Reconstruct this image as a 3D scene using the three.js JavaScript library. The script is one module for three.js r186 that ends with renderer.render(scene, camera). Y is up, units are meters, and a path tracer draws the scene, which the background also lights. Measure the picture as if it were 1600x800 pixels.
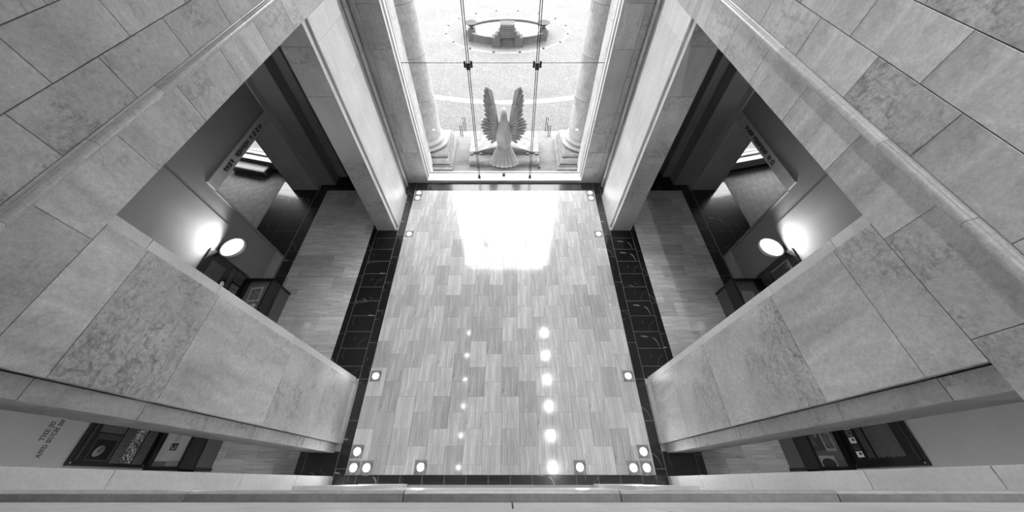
import * as THREE from 'three';
import { mergeGeometries } from 'three/addons/utils/BufferGeometryUtils.js';
import { TextGeometry } from 'three/addons/geometries/TextGeometry.js';
import { FontLoader } from 'three/addons/loaders/FontLoader.js';
import { RectAreaLightUniformsLib } from 'three/addons/lights/RectAreaLightUniformsLib.js';

/* ------------------------------------------------------------------ camera, sky, exposure */
const scene = new THREE.Scene();
const camera = new THREE.PerspectiveCamera(77.66, 2, 0.01, 200);
camera.position.set(0.19, 8, 0);
camera.rotation.set(THREE.MathUtils.degToRad(-54.66), 0, 0);
camera.setViewOffset(1600, 800, 3.5, 0, 1600, 800);
const SKY = 6.5;                                     // bright even overcast
scene.background = new THREE.Color(SKY, SKY, SKY);
const renderer = new THREE.WebGLRenderer({ antialias: true });
renderer.toneMapping = THREE.LinearToneMapping;
renderer.toneMappingExposure = 1.25;
renderer.shadowMap.enabled = true;
RectAreaLightUniformsLib.init();

/* lamp strengths: candela for the spots */
const DOWN_RIGHT = 8, DOWN_LEFT = 0.8, UP_CD = 0.75, CORRIDOR_CD = 1.2, SCONCE_CD = 2.6;

/* ------------------------------------------------------------------ helpers */
let seed = 20240611;
const rnd = () => { seed |= 0; seed = (seed + 0x6D2B79F5) | 0; let t = Math.imul(seed ^ (seed >>> 15), 1 | seed); t = (t + Math.imul(t ^ (t >>> 7), 61 | t)) ^ t; return ((t ^ (t >>> 14)) >>> 0) / 4294967296; };
const rr = (a, b) => a + (b - a) * rnd();
const used = new Map();
const numbered = (n) => { const k = used.get(n) ?? 0; used.set(n, k + 1); return k ? n + '_' + String(k).padStart(3, '0') : n; };
function tag(o, label, category, group, kind) {
  o.userData.label = label; if (category) o.userData.category = category;
  if (group) o.userData.group = group; if (kind) o.userData.kind = kind; return o;
}
function thing(name, label, category, pos = [0, 0, 0], group) {
  const o = new THREE.Group(); o.name = numbered(name); o.position.set(...pos); scene.add(o); return tag(o, label, category, group);
}
function struct(name, label, pos = [0, 0, 0]) { const o = thing(name, label, undefined, pos); o.userData.kind = 'structure'; return o; }
function part(parent, name, geo, mat, pos, rot) {
  const m = new THREE.Mesh(geo, mat); m.name = name; m.castShadow = m.receiveShadow = true;
  if (pos) m.position.set(...pos); if (rot) m.rotation.set(...rot); parent.add(m); return m;
}
function ubox(w, h, d) {                              // box with uv in metres
  const g = new THREE.BoxGeometry(w, h, d), uv = g.attributes.uv, s = [[d, h], [d, h], [w, d], [w, d], [w, h], [w, h]];
  for (let f = 0; f < 6; f++) for (let k = 0; k < 4; k++) { const i = f * 4 + k; uv.setXY(i, uv.getX(i) * s[f][0], uv.getY(i) * s[f][1]); }
  return g;
}
const mv = (g, x, y, z) => g.translate(x, y, z);
const span = (x0, x1, y0, y1, z0, z1) => mv(ubox(Math.abs(x1 - x0), Math.abs(y1 - y0), Math.abs(z1 - z0)), (x0 + x1) / 2, (y0 + y1) / 2, (z0 + z1) / 2);
const join = (list) => mergeGeometries(list.map((g) => (g.index ? g.toNonIndexed() : g)));

/* a thin stone slab, front face at z = 0 with chamfered edges, uv in metres */
const slabCache = new Map();
function slabGeo(w, h, d, ch, variant = 0) {
  const key = [w.toFixed(3), h.toFixed(3), d, ch, variant].join();
  if (slabCache.has(key)) return slabCache.get(key);
  const P = [], U = [], ou = variant * 0.737 + 0.11, ov = variant * 0.531 + 0.07;
  const a = w / 2, b = h / 2, c = a - ch, e = b - ch;
  const quad = (p, q, r, s) => { for (const v of [p, q, r, p, r, s]) { P.push(...v); U.push(v[0] + ou + (v[2] < -ch ? v[2] : 0), v[1] + ov); } };
  quad([-c, -e, 0], [c, -e, 0], [c, e, 0], [-c, e, 0]);
  const o = [[-a, -b], [a, -b], [a, b], [-a, b]], i = [[-c, -e], [c, -e], [c, e], [-c, e]];
  for (let k = 0; k < 4; k++) {
    const n = (k + 1) % 4;
    quad([...o[k], -ch], [...o[n], -ch], [...i[n], 0], [...i[k], 0]);
    quad([...o[k], -d], [...o[n], -d], [...o[n], -ch], [...o[k], -ch]);
  }
  const g = new THREE.BufferGeometry();
  g.setAttribute('position', new THREE.Float32BufferAttribute(P, 3)); g.setAttribute('uv', new THREE.Float32BufferAttribute(U, 2));
  g.computeVertexNormals(); slabCache.set(key, g); return g;
}
const FACE = { '+z': [0, 0, 0], '-z': [0, Math.PI, 0], '+x': [0, Math.PI / 2, 0], '-x': [0, -Math.PI / 2, 0], up: [-Math.PI / 2, 0, 0], down: [Math.PI / 2, 0, 0] };
const GAP = 0.005;
function slab(parent, name, mats, w, h, pos, face, { d = 0.045, ch = 0.003, turn = false, gap = GAP } = {}) {
  const v = Math.floor(rnd() * 5), m = Array.isArray(mats) ? mats[Math.floor(rnd() * mats.length)] : mats;
  return part(parent, name, slabGeo(w - gap, h - gap, d, ch, v), m, pos, FACE[face]);
}

/* ------------------------------------------------------------------ procedural textures */
function lattice(n, s) { const a = new Float32Array(n * n); let q = s * 7919 + 13; for (let i = 0; i < n * n; i++) { q = (Math.imul(q, 1664525) + 1013904223) | 0; a[i] = (q >>> 8) / 16777216; } return a; }
const lats = new Map();
function vnoise(x, y, nx, ny, s) {                    // periodic value noise, x,y in 0..1
  const key = nx * 4096 + ny + s * 1e8; let L = lats.get(key); if (!L) { L = lattice(Math.max(nx, ny), s + nx * 31 + ny); lats.set(key, L); }
  const n = Math.max(nx, ny); x *= nx; y *= ny; let i = Math.floor(x), j = Math.floor(y); let u = x - i, v = y - j; u = u * u * (3 - 2 * u); v = v * v * (3 - 2 * v);
  i = ((i % nx) + nx) % nx; j = ((j % ny) + ny) % ny; const i1 = (i + 1) % nx, j1 = (j + 1) % ny;
  const a = L[j * n + i], b = L[j * n + i1], c = L[j1 * n + i], d = L[j1 * n + i1];
  return a + (b - a) * u + (c - a) * v + (a - b - c + d) * u * v;
}
function fbm(x, y, nx, ny, o, s) { let f = 0, a = 0.5, t = 0; for (let k = 0; k < o; k++) { f += a * vnoise(x, y, nx << k, ny << k, s + k); t += a; a *= 0.5; } return f / t; }
function grayTex(size, metres, fn, linear = false) {
  const d = new Uint8Array(size * size * 4);
  for (let j = 0; j < size; j++) for (let i = 0; i < size; i++) {
    const v = Math.max(0, Math.min(255, Math.round(fn(i / size, j / size) * 255))), k = (j * size + i) * 4; d[k] = d[k + 1] = d[k + 2] = v; d[k + 3] = 255;
  }
  const t = new THREE.DataTexture(d, size, size); t.wrapS = t.wrapT = THREE.RepeatWrapping; t.magFilter = THREE.LinearFilter; t.minFilter = THREE.LinearMipmapLinearFilter; t.generateMipmaps = true;
  if (!linear) t.colorSpace = THREE.SRGBColorSpace; t.repeat.set(1 / metres, 1 / metres); t.needsUpdate = true; return t;
}
const sm = (a, b, x) => { const t = Math.max(0, Math.min(1, (x - a) / (b - a))); return t * t * (3 - 2 * t); };
const vein = (x, y, n, s, w) => { const v = Math.abs(fbm(x, y, n, n, 4, s) - 0.5); return 1 - sm(0, w, v); };
const grainy = (x, y, k) => 0.06 * (vnoise(x, y, 400, 400, k) - 0.5) + 0.07 * (vnoise(x, y, 170, 170, k + 1) - 0.5) + 0.06 * (vnoise(x, y, 70, 70, k + 2) - 0.5);
const crinkle = (x, y, n, s, w) => 1 - sm(0, w, Math.abs(fbm(x, y, n, n, 6, s) - 0.5));
const stoneA = grayTex(1024, 2.6, (x, y) => {         // cloudy pale marble with fine wandering veins
  const wx = x + 0.05 * (fbm(x, y, 6, 6, 4, 5) - 0.5), wy = y + 0.05 * (fbm(x, y, 6, 6, 4, 9) - 0.5), m = sm(0.5, 0.66, fbm(x, y, 4, 4, 3, 31));
  return 0.8 + 0.2 * (fbm(x, y, 5, 5, 6, 11) - 0.5) + grainy(x, y, 3) - 0.1 * crinkle(wx, wy, 5, 21, 0.02) * m - 0.08 * m * sm(0.42, 0.76, fbm(wx, wy, 40, 40, 5, 41));
});
const stoneB = grayTex(1024, 2.6, (x, y) => {         // darker flecked patches and short slanting dashes
  const r = x * 0.8 + y * 0.6, wx = x + 0.08 * (fbm(x, y, 5, 5, 5, 65) - 0.5), wy = y + 0.08 * (fbm(x, y, 5, 5, 5, 69) - 0.5), m = sm(0.5, 0.64, fbm(x, y, 3, 3, 4, 71));
  return 0.79 + 0.2 * (fbm(x, y, 6, 6, 5, 75) - 0.5) + 1.1 * grainy(x, y, 6) - 0.09 * m * sm(0.4, 0.8, fbm(wx, wy, 40, 90, 5, 91)) - 0.08 * m * sm(0.45, 0.75, fbm(wx, wy, 110, 160, 2, 95)) - 0.1 * m * crinkle(wx, wy, 7, 81, 0.025);
});
const stoneC = grayTex(1024, 2.6, (x, y) => {         // soft streaks running across the block
  const wx = x + 0.08 * (fbm(x, y, 4, 4, 4, 105) - 0.5), st = fbm(wx, y, 22, 4, 4, 111);
  return 0.8 + 0.22 * (st - 0.5) + 0.12 * (fbm(x, y, 4, 4, 4, 117) - 0.5) + grainy(x, y, 8) - 0.09 * crinkle(wx, y, 4, 121, 0.014) * sm(0.5, 0.65, fbm(x, y, 4, 4, 3, 131));
});
const stoneD = grayTex(512, 2.2, (x, y) => 0.83 + 0.08 * (fbm(x, y, 4, 4, 5, 161) - 0.5) + 0.5 * grainy(x, y, 12) + 0.07 * (fbm(x + 0.04 * fbm(x, y, 4, 4, 3, 165), y, 18, 4, 3, 167) - 0.5));   // smooth pale marble
const floorTex = grayTex(1024, 2.1, (x, y) => {       // linear grain, long in v
  const wx = x + 0.012 * (fbm(x, y, 4, 6, 3, 205) - 0.5);
  return 0.87 + 0.22 * (fbm(wx, y, 90, 4, 3, 211) - 0.5) + 0.14 * (fbm(wx, y, 22, 3, 2, 215) - 0.5) + 0.08 * (vnoise(x, y, 450, 70, 217) - 0.5)
    - 0.2 * crinkle(wx, y, 5, 221, 0.008) * sm(0.66, 0.76, fbm(x, y, 5, 5, 2, 231)) - 0.1 * sm(0.66, 0.74, fbm(x, y, 40, 10, 3, 241)) * sm(0.6, 0.72, fbm(x, y, 6, 3, 2, 245));
});
const blackTex = grayTex(1024, 1.9, (x, y) => {       // black marble, crisp white veins
  const wx = x + 0.02 * (fbm(x, y, 6, 6, 4, 305) - 0.5), wy = y + 0.02 * (fbm(x, y, 6, 6, 4, 309) - 0.5);
  const line = (nx, ny, k, w) => 1 - sm(0, w, Math.abs(vnoise(wx, wy, nx, ny, k) - 0.5));
  const v = line(4, 3, 311, 0.012) * sm(0.48, 0.6, fbm(x, y, 6, 6, 2, 313)), u = line(3, 5, 321, 0.01) * sm(0.45, 0.6, fbm(x, y, 6, 6, 2, 323));
  return 0.06 + 0.04 * (fbm(x, y, 9, 9, 3, 331) - 0.5) + 0.66 * Math.max(v, u * 0.75);
});
const plasterTex = grayTex(512, 1.5, (x, y) => 0.9 + 0.05 * (fbm(x, y, 8, 8, 4, 401) - 0.5) + 0.05 * (vnoise(x, y, 256, 256, 403) - 0.5));
const carpetTex = grayTex(512, 0.9, (x, y) => 0.8 + 0.2 * (vnoise(x, y, 128, 128, 411) - 0.5) + 0.16 * (fbm(x, y, 10, 10, 3, 415) - 0.5));
const pavingTex = grayTex(1024, 6, (x, y) => {        // small granite setts, told apart only as a speckle from here
  return 0.86 + 0.22 * (vnoise(x, y, 110, 110, 421) - 0.5) + 0.1 * (vnoise(x, y, 256, 256, 425) - 0.5) + 0.1 * (fbm(x, y, 6, 6, 3, 429) - 0.5);
});
const roughStone = grayTex(512, 2, (x, y) => 0.75 + 0.3 * (fbm(x, y, 12, 12, 4, 441) - 0.5) + 0.15 * (vnoise(x, y, 200, 200, 445) - 0.5));
const floorRough = grayTex(512, 1.7, (x, y) => 0.42 + 0.2 * (fbm(x, y, 9, 9, 4, 451) - 0.5), true);

const G = (v) => new THREE.Color(v, v, v);
const std = (v, rough, map, extra = {}) => new THREE.MeshStandardMaterial({ color: G(v), roughness: rough, map: map ?? null, ...extra });
const phys = (v, rough, map, extra = {}) => new THREE.MeshPhysicalMaterial({ color: G(v), roughness: rough, map: map ?? null, ...extra });
const M = {};
M.stone = [[stoneA, 0.74], [stoneA, 0.66], [stoneB, 0.76], [stoneB, 0.66], [stoneC, 0.69], [stoneC, 0.76]].map(([t, v]) => std(v, 0.5, t));
M.pale = [[stoneD, 0.94], [stoneD, 0.9]].map(([t, v]) => std(v, 0.45, t));
M.trim = [phys(0.78, 0.3, stoneA, { clearcoat: 0.5, clearcoatRoughness: 0.2 }), phys(0.72, 0.3, stoneC, { clearcoat: 0.5, clearcoatRoughness: 0.2 })];
M.smooth = std(0.6, 0.55, stoneD);  // pale marble in a darker tone; on reveals it carries their shade
M.mortar = std(0.035, 0.95);
M.grout = std(0.2, 0.9);
M.floor = [0.92, 0.83, 0.88, 0.76, 0.9, 0.68].map((v) => phys(v, 0.11, floorTex, { clearcoat: 1, clearcoatRoughness: 0.06, ior: 1.52 }));
M.black = [1, 0.8].map((v) => phys(v, 0.3, blackTex, { clearcoat: 1, clearcoatRoughness: 0.1 }));
M.blackGrout = std(0.42, 0.8);
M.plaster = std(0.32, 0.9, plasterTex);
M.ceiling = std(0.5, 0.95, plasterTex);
M.carpet = std(0.55, 1, carpetTex);
M.frame = std(0.012, 0.45);
M.steel = std(0.05, 0.35, null, { metalness: 0.7 });
M.cable = std(0.035, 0.4, null, { metalness: 0.6 });
M.greyPanel = std(0.09, 0.35);
M.paving = std(0.125, 0.9, pavingTex);
M.band = std(0.27, 0.85, roughStone);
M.landing = std(0.27, 0.85, stoneA);
M.statue = std(0.4, 0.75, roughStone);
M.ped = std(0.38, 0.8, roughStone);
M.column = std(0.58, 0.7, stoneA);
M.fountain = std(0.085, 0.85, roughStone);
M.darkPaving = std(0.07, 0.6, pavingTex);
M.plate = std(0.5, 0.5, stoneB);
M.fillet = std(0.42, 0.5, stoneA);  // dim tone of the ledge top is put into the colour
M.glass = phys(1, 0.0, null, { transmission: 1, thickness: 0, ior: 1.45 });
M.lamp = new THREE.MeshStandardMaterial({ color: 0x888888, emissive: 0xffffff, emissiveIntensity: 9 });
M.upLens = new THREE.MeshStandardMaterial({ color: 0x888888, emissive: 0xffffff, emissiveIntensity: 7 });
M.bowlGlow = new THREE.MeshStandardMaterial({ color: 0x999999, emissive: 0xffffff, emissiveIntensity: 2.2 });
M.white = std(0.75, 0.6);
M.brass = std(0.25, 0.35, null, { metalness: 0.6 });

/* ------------------------------------------------------------------ measures shared by both sides */
const XF = 3.48, XS = 3.53, XN = 3.565, XB = 4.14, XC = 6.76, HEAD = 5.80, CEIL = 10.4, FLOOR_X = 3.225;
const COURSES = [0, 1.32, 2.69, 4.43, 5.39, HEAD];
const PIER = { far: -2.06, faceFar: -1.92, faceNear: -0.67, near: -0.5 };
const PILLAR = { far: -8.31, faceNear: -6.85, near: -6.69 };
const BACK = 0.1, FRONT = -8.98, GLASS = -9.42, SKIN = 0.045;
function cuts(a, b, joint, pitch) {                    // a < b, cut positions on a running grid
  const c = [a]; let k = Math.ceil((a + 0.05 - joint) / pitch); for (let z = joint + k * pitch; z < b - 0.05; z = joint + ++k * pitch) c.push(z); c.push(b); return c;
}

/* ------------------------------------------------------------------ floor of the hall */
{
  const f = struct('floor', 'pale linear-grained stone tiles with a black marble border in the hall');
  part(f, 'screed', span(-XB - 0.2, XB + 0.2, -0.4, -0.022, -9.02, 0.6), M.grout);
  for (const s of [-1, 1]) part(f, 'grout', span(s * 3.228, s * 4.14, -0.03, -0.0025, -8.98, 0.1), M.blackGrout);
  part(f, 'grout', join([span(-FLOOR_X, FLOOR_X, -0.03, -0.0025, -8.98, -8.568), span(-FLOOR_X, FLOOR_X, -0.03, -0.0025, -0.11, 0.1)]), M.blackGrout);
  const w = (2 * FLOOR_X) / 16, z0 = -0.112, z1 = -8.566;
  for (let c = 0; c < 16; c++) {
    const x = -FLOOR_X + (c + 0.5) * w, zs = cuts(z1, z0, -0.29 - (c % 2 ? 0.335 : 0), 0.67);
    for (let k = 0; k + 1 < zs.length; k++) slab(f, 'floor_tile', M.floor, w, zs[k + 1] - zs[k], [x, 0, (zs[k] + zs[k + 1]) / 2], 'up', { d: 0.022, ch: 0.0015, gap: 0.003 });
  }
  for (const s of [-1, 1]) {
    let zs = cuts(-8.98, 0.1, -6.55, 0.905);
    for (let k = 0; k + 1 < zs.length; k++) slab(f, 'border_tile', M.black, 0.23, zs[k + 1] - zs[k], [s * 3.34, 0, (zs[k] + zs[k + 1]) / 2], 'up', { d: 0.022, ch: 0.0015, gap: 0.006 });
    zs = cuts(-6.72, -2.03, -2.33, 0.45);
    for (let k = 0; k + 1 < zs.length; k++) slab(f, 'threshold_tile', M.black, 0.685, zs[k + 1] - zs[k], [s * 3.7975, 0, (zs[k] + zs[k + 1]) / 2], 'up', { d: 0.022, ch: 0.0015, gap: 0.006 });
    zs = cuts(-0.53, 0.1, -0.08, 0.45);
    for (let k = 0; k + 1 < zs.length; k++) slab(f, 'threshold_tile', M.black, 0.685, zs[k + 1] - zs[k], [s * 3.7975, 0, (zs[k] + zs[k + 1]) / 2], 'up', { d: 0.022, ch: 0.0015, gap: 0.006 });
    zs = cuts(-8.98, -8.31, -8.6, 0.9);
    for (let k = 0; k + 1 < zs.length; k++) slab(f, 'border_tile', M.black, 0.12, zs[k + 1] - zs[k], [s * 3.515, 0, (zs[k] + zs[k + 1]) / 2], 'up', { d: 0.022, ch: 0.0015, gap: 0.006 });
  }
  let xs = cuts(-FLOOR_X, FLOOR_X, 0, 0.925);
  for (let k = 0; k + 1 < xs.length; k++) {
    slab(f, 'border_tile', M.black, xs[k + 1] - xs[k], 0.41, [(xs[k] + xs[k + 1]) / 2, 0, -8.773], 'up', { d: 0.022, ch: 0.0015, gap: 0.006 });
  }
  xs = cuts(-FLOOR_X, FLOOR_X, -0.255, 0.455);
  for (let k = 0; k + 1 < xs.length; k++) slab(f, 'border_tile', M.black, xs[k + 1] - xs[k], 0.17, [(xs[k] + xs[k + 1]) / 2, 0, -0.026], 'up', { d: 0.022, ch: 0.0015, gap: 0.006 });
}

/* ------------------------------------------------------------------ stone side walls with their piers */
const mouldProfile = new THREE.Shape();                // x = out of the wall, y = height above the bottom
mouldProfile.moveTo(-0.03, 0); mouldProfile.lineTo(0.008, 0); mouldProfile.lineTo(0.01, 0.022);
mouldProfile.quadraticCurveTo(0.044, 0.02, 0.05, 0.05); mouldProfile.quadraticCurveTo(0.051, 0.078, 0.03, 0.086); mouldProfile.lineTo(0.026, 0.092); mouldProfile.quadraticCurveTo(0.008, 0.094, 0.003, 0.112); mouldProfile.lineTo(-0.03, 0.112); mouldProfile.lineTo(-0.03, 0);
function mouldGeo(len) {
  const g = new THREE.ExtrudeGeometry(mouldProfile, { depth: len - 0.004, bevelEnabled: false, curveSegments: 8 });
  return g.translate(0, 0, -(len - 0.004) / 2);
}
const backProfile = new THREE.Shape(); backProfile.moveTo(-0.03, 0); backProfile.lineTo(0.014, 0); backProfile.lineTo(0.018, 0.028); backProfile.quadraticCurveTo(0.05, 0.03, 0.057, 0.06); backProfile.quadraticCurveTo(0.062, 0.09, 0.05, 0.1); backProfile.lineTo(0.046, 0.106); backProfile.lineTo(0.042, 0.1); backProfile.lineTo(-0.03, 0.09); backProfile.lineTo(-0.03, 0);
const backMould = (len) => new THREE.ExtrudeGeometry(backProfile, { depth: len - 0.004, bevelEnabled: false, curveSegments: 8 }).translate(0, 0, -(len - 0.004) / 2);
for (const s of [-1, 1]) {
  const side = s < 0 ? 'left' : 'right', inn = s < 0 ? '+x' : '-x';
  const wgrp = struct('wall_' + side, `coursed pale stone wall with tall openings on the ${side} of the hall`);
  const core = [
    span(s * (XF + SKIN), s * XB, HEAD + 0.04, CEIL, PILLAR.far, 0.6),                       // wall above the openings
    span(s * (XF + SKIN), s * (XB - SKIN), 0, HEAD + 0.04, PILLAR.far, PILLAR.faceNear), span(s * (XS + SKIN), s * (XB - SKIN), 0, HEAD + 0.04, PILLAR.faceNear - 0.01, PILLAR.near - SKIN),
    span(s * (XF + SKIN), s * (XB - SKIN), 0, HEAD + 0.04, PIER.faceFar, PIER.faceNear), span(s * (XS + SKIN), s * (XB - SKIN), 0, HEAD + 0.04, PIER.far + SKIN, PIER.faceFar + 0.01), span(s * (XN + SKIN), s * (XB - SKIN), 0, HEAD + 0.04, PIER.faceNear - 0.01, PIER.near - SKIN),
    span(s * (XF + SKIN), s * (XB - SKIN), 0, HEAD + 0.04, -0.09 + SKIN, 0.6),
    span(s * 3.6, s * XB, 0, CEIL, -9.02, PILLAR.far + 0.01),
  ];
  part(wgrp, 'core', join(core), M.mortar);
  const face = (x, z0, z1, y0, y1, mats, opt) => slab(wgrp, 'stone_block', mats, Math.abs(z1 - z0), y1 - y0, [s * x, (y0 + y1) / 2, (z0 + z1) / 2], inn, opt);
  const onZ = (x0, x1, z, y0, y1, dir, mats, opt) => slab(wgrp, 'stone_block', mats, Math.abs(x1 - x0), y1 - y0, [s * (x0 + x1) / 2, (y0 + y1) / 2, z], dir, opt);
  for (let k = 0; k < 5; k++) {
    const y0 = COURSES[k], y1 = COURSES[k + 1];
    face(XF, PILLAR.far, PILLAR.faceNear, y0, y1, M.pale, { gap: 0.0025 });
    face(XS, PILLAR.faceNear, PILLAR.near, y0, y1, M.pale, { gap: 0.0025 });
    onZ(XS, XB, PILLAR.near, y0, y1, '+z', [M.smooth, M.stone[1]]); onZ(XF, XB, PILLAR.far, y0, y1, '-z', M.stone);  // near reveal takes darker stone: its shade is put into the colour
    const pm = [M.stone[0], M.stone[5], M.stone[2]];
    face(XF, PIER.faceFar, PIER.faceNear, y0, y1, pm);
    face(XS, PIER.far, PIER.faceFar, y0, y1, M.pale); face(XN, PIER.faceNear, PIER.near, y0, y1, M.stone);
    onZ(XF, XN, PIER.faceNear, y0, y1, '+z', M.stone, { gap: 0.003 }); onZ(XN, XB, PIER.near, y0, y1, '+z', M.stone); onZ(XS, XB, PIER.far, y0, y1, '-z', M.stone);
    face(XF, -0.09, 0.6, y0, y1, M.pale); onZ(XF, XB, -0.09, y0, y1, '-z', M.stone);
    for (const [a, b] of [[PILLAR.far, PILLAR.near], [PIER.far, PIER.near], [-0.09, 0.6]]) slab(wgrp, 'stone_block', M.stone, b - a, y1 - y0, [s * XB, (y0 + y1) / 2, (a + b) / 2], s < 0 ? '-x' : '+x');
  }
  // lintel course, then the courses above the moulding
  let zs = cuts(PILLAR.far, 0.6, -1.735, 0.91);
  for (let k = 0; k + 1 < zs.length; k++) face(XF, zs[k], zs[k + 1], HEAD, 6.23, M.stone);
  const soff = cuts(PILLAR.near, PIER.far, -1.735, 0.91);
  for (let k = 0; k + 1 < soff.length; k++) slab(wgrp, 'soffit_block', M.stone, XB - XF - SKIN, soff[k + 1] - soff[k], [s * (XF + XB + SKIN) / 2, HEAD, (soff[k] + soff[k + 1]) / 2], 'down', { d: 0.038 });
  slab(wgrp, 'soffit_block', M.stone, XB - XF - SKIN, PIER.near - -0.09, [s * (XF + XB + SKIN) / 2, HEAD, (PIER.near - 0.09) / 2], 'down', { d: 0.038 });
  for (let c = 0, y = 6.34; y < CEIL - 0.1; c++) {
    const y1 = Math.min(CEIL, y + 0.376); zs = cuts(PILLAR.far, 0.6, c % 2 ? -1.735 - 0.87 : -2.18, 0.91);
    for (let k = 0; k + 1 < zs.length; k++) face(XF, zs[k], zs[k + 1], y, y1, M.stone, { gap: 0.006 });
    y = y1;
  }
  // skirting blocks round the pier and pillar
  part(wgrp, 'plinth', join([span(s * 3.44, s * 3.5, 0, 0.12, PIER.faceFar + 0.03, PIER.faceNear - 0.0), span(s * 3.455, s * 3.5, 0.12, 0.16, PIER.faceFar + 0.03, PIER.faceNear), span(s * 3.468, s * 3.5, 0.16, 0.185, PIER.faceFar + 0.03, PIER.faceNear)]), M.trim[0]);
  part(wgrp, 'plinth', join([span(s * 3.45, s * 3.5, 0, 0.14, -0.07, 0.08)]), M.trim[0]);
  // moulding
  const tr = struct(s < 0 ? 'trim_1' : 'trim_2', `rounded stone string course along the ${side} wall`);
  zs = cuts(PILLAR.far, 0.3, -2.42, 0.91);
  for (let k = 0; k + 1 < zs.length; k++) part(tr, 'moulding_block', mouldGeo(zs[k + 1] - zs[k]), M.trim[k % 2], [s * XF, 6.229, (zs[k] + zs[k + 1]) / 2], [0, s < 0 ? 0 : Math.PI, 0]);
}

/* ------------------------------------------------------------------ back wall below and behind the camera, gallery */
{
  const w = struct('wall_back', 'pale stone back wall and parapet under the gallery');
  part(w, 'core', join([span(-XF - 0.02, XF + 0.02, 0, 6.25, 0.1 + SKIN, 0.5), span(-XF - 0.02, XF + 0.02, 6.25, 7.2, 0.07 + SKIN, 0.5)]), M.mortar);
  for (let k = 0; k < 5; k++) { const xs = cuts(-XF, XF, -0.255, 1.16); for (let i = 0; i + 1 < xs.length; i++) slab(w, 'stone_block', M.pale, xs[i + 1] - xs[i], COURSES[k + 1] - COURSES[k], [(xs[i] + xs[i + 1]) / 2, (COURSES[k] + COURSES[k + 1]) / 2, 0.1], '+z', {}).rotation.y = Math.PI; }
  for (const [y0, y1, j] of [[HEAD, 6.235, 0.2], [6.34, 6.716, 0.2], [6.716, 7.15, -0.255]]) {
    const xs = cuts(-XF, XF, j, 0.91), z = y0 < 6.3 ? 0.1 : 0.07;
    for (let i = 0; i + 1 < xs.length; i++) slab(w, 'stone_block', M.pale, xs[i + 1] - xs[i], y1 - y0, [(xs[i] + xs[i + 1]) / 2, (y0 + y1) / 2, z], '-z');
  }
  part(w, 'coping', span(-XF, XF, 7.15, 7.22, 0.07, 0.52), M.trim[0]);
  for (const s of [-1, 1]) part(w, 'door_casing', join([span(s * 1.92, s * 2.8, 0, 2.6, 0.05, 0.12), span(s * 1.9, s * 2.86, 0, 0.12, 0.038, 0.12)]), M.pale[0]);
  const tr = struct('trim_3', 'rounded stone string course on the back wall beneath the gallery parapet');
  const xs = cuts(-XF + 0.05, XF - 0.05, -0.255, 0.91);
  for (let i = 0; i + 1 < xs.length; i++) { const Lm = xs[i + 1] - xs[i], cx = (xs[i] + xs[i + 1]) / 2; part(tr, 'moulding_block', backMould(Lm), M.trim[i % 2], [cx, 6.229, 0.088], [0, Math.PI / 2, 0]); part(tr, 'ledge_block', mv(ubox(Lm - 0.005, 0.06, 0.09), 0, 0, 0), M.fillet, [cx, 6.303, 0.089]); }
  // gallery behind
  const g = struct('floor_gallery', 'gallery floor behind the parapet');
  part(g, 'slab', span(-XB, XB, 5.9, 6.2, 0.5, 5), M.grout);
  const gw = struct('wall_gallery', 'plain plaster walls round the gallery');
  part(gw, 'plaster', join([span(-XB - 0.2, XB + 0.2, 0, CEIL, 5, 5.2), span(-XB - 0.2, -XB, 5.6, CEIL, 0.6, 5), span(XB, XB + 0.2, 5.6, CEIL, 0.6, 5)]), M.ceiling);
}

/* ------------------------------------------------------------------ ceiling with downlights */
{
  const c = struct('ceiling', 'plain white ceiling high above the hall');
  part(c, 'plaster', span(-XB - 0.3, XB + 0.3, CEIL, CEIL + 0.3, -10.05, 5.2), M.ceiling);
  const disc = new THREE.CylinderGeometry(0.045, 0.045, 0.01, 20), ring = new THREE.TorusGeometry(0.06, 0.016, 8, 24).rotateX(Math.PI / 2);
  for (const s of [-1, 1]) for (let k = 0; k < 6; k++) {
    const t = thing('ceiling_downlight', `${s > 0 ? 'bright' : 'dim'} recessed hall ceiling downlight, ${['sixth', 'fifth', 'fourth', 'third', 'second', 'first'][k]} of its row from the glazing`, 'downlight', [s * 2.28, CEIL, -0.55 - k * 1.356], s > 0 ? 'bright row of hall downlights' : 'dim row of hall downlights');
    part(t, 'ring', ring, M.white, [0, -0.008, 0]); part(t, 'lens', disc, M.lamp, [0, -0.008, 0]);
    const l = new THREE.SpotLight(0xffffff, s > 0 ? DOWN_RIGHT : DOWN_LEFT, 0, 1.15, 0.7, 2); l.position.set(0, -0.03, 0); l.target.position.set(0, -5, 0); l.castShadow = true; l.shadow.radius = 1.1; t.add(l, l.target);
  }
}

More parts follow.
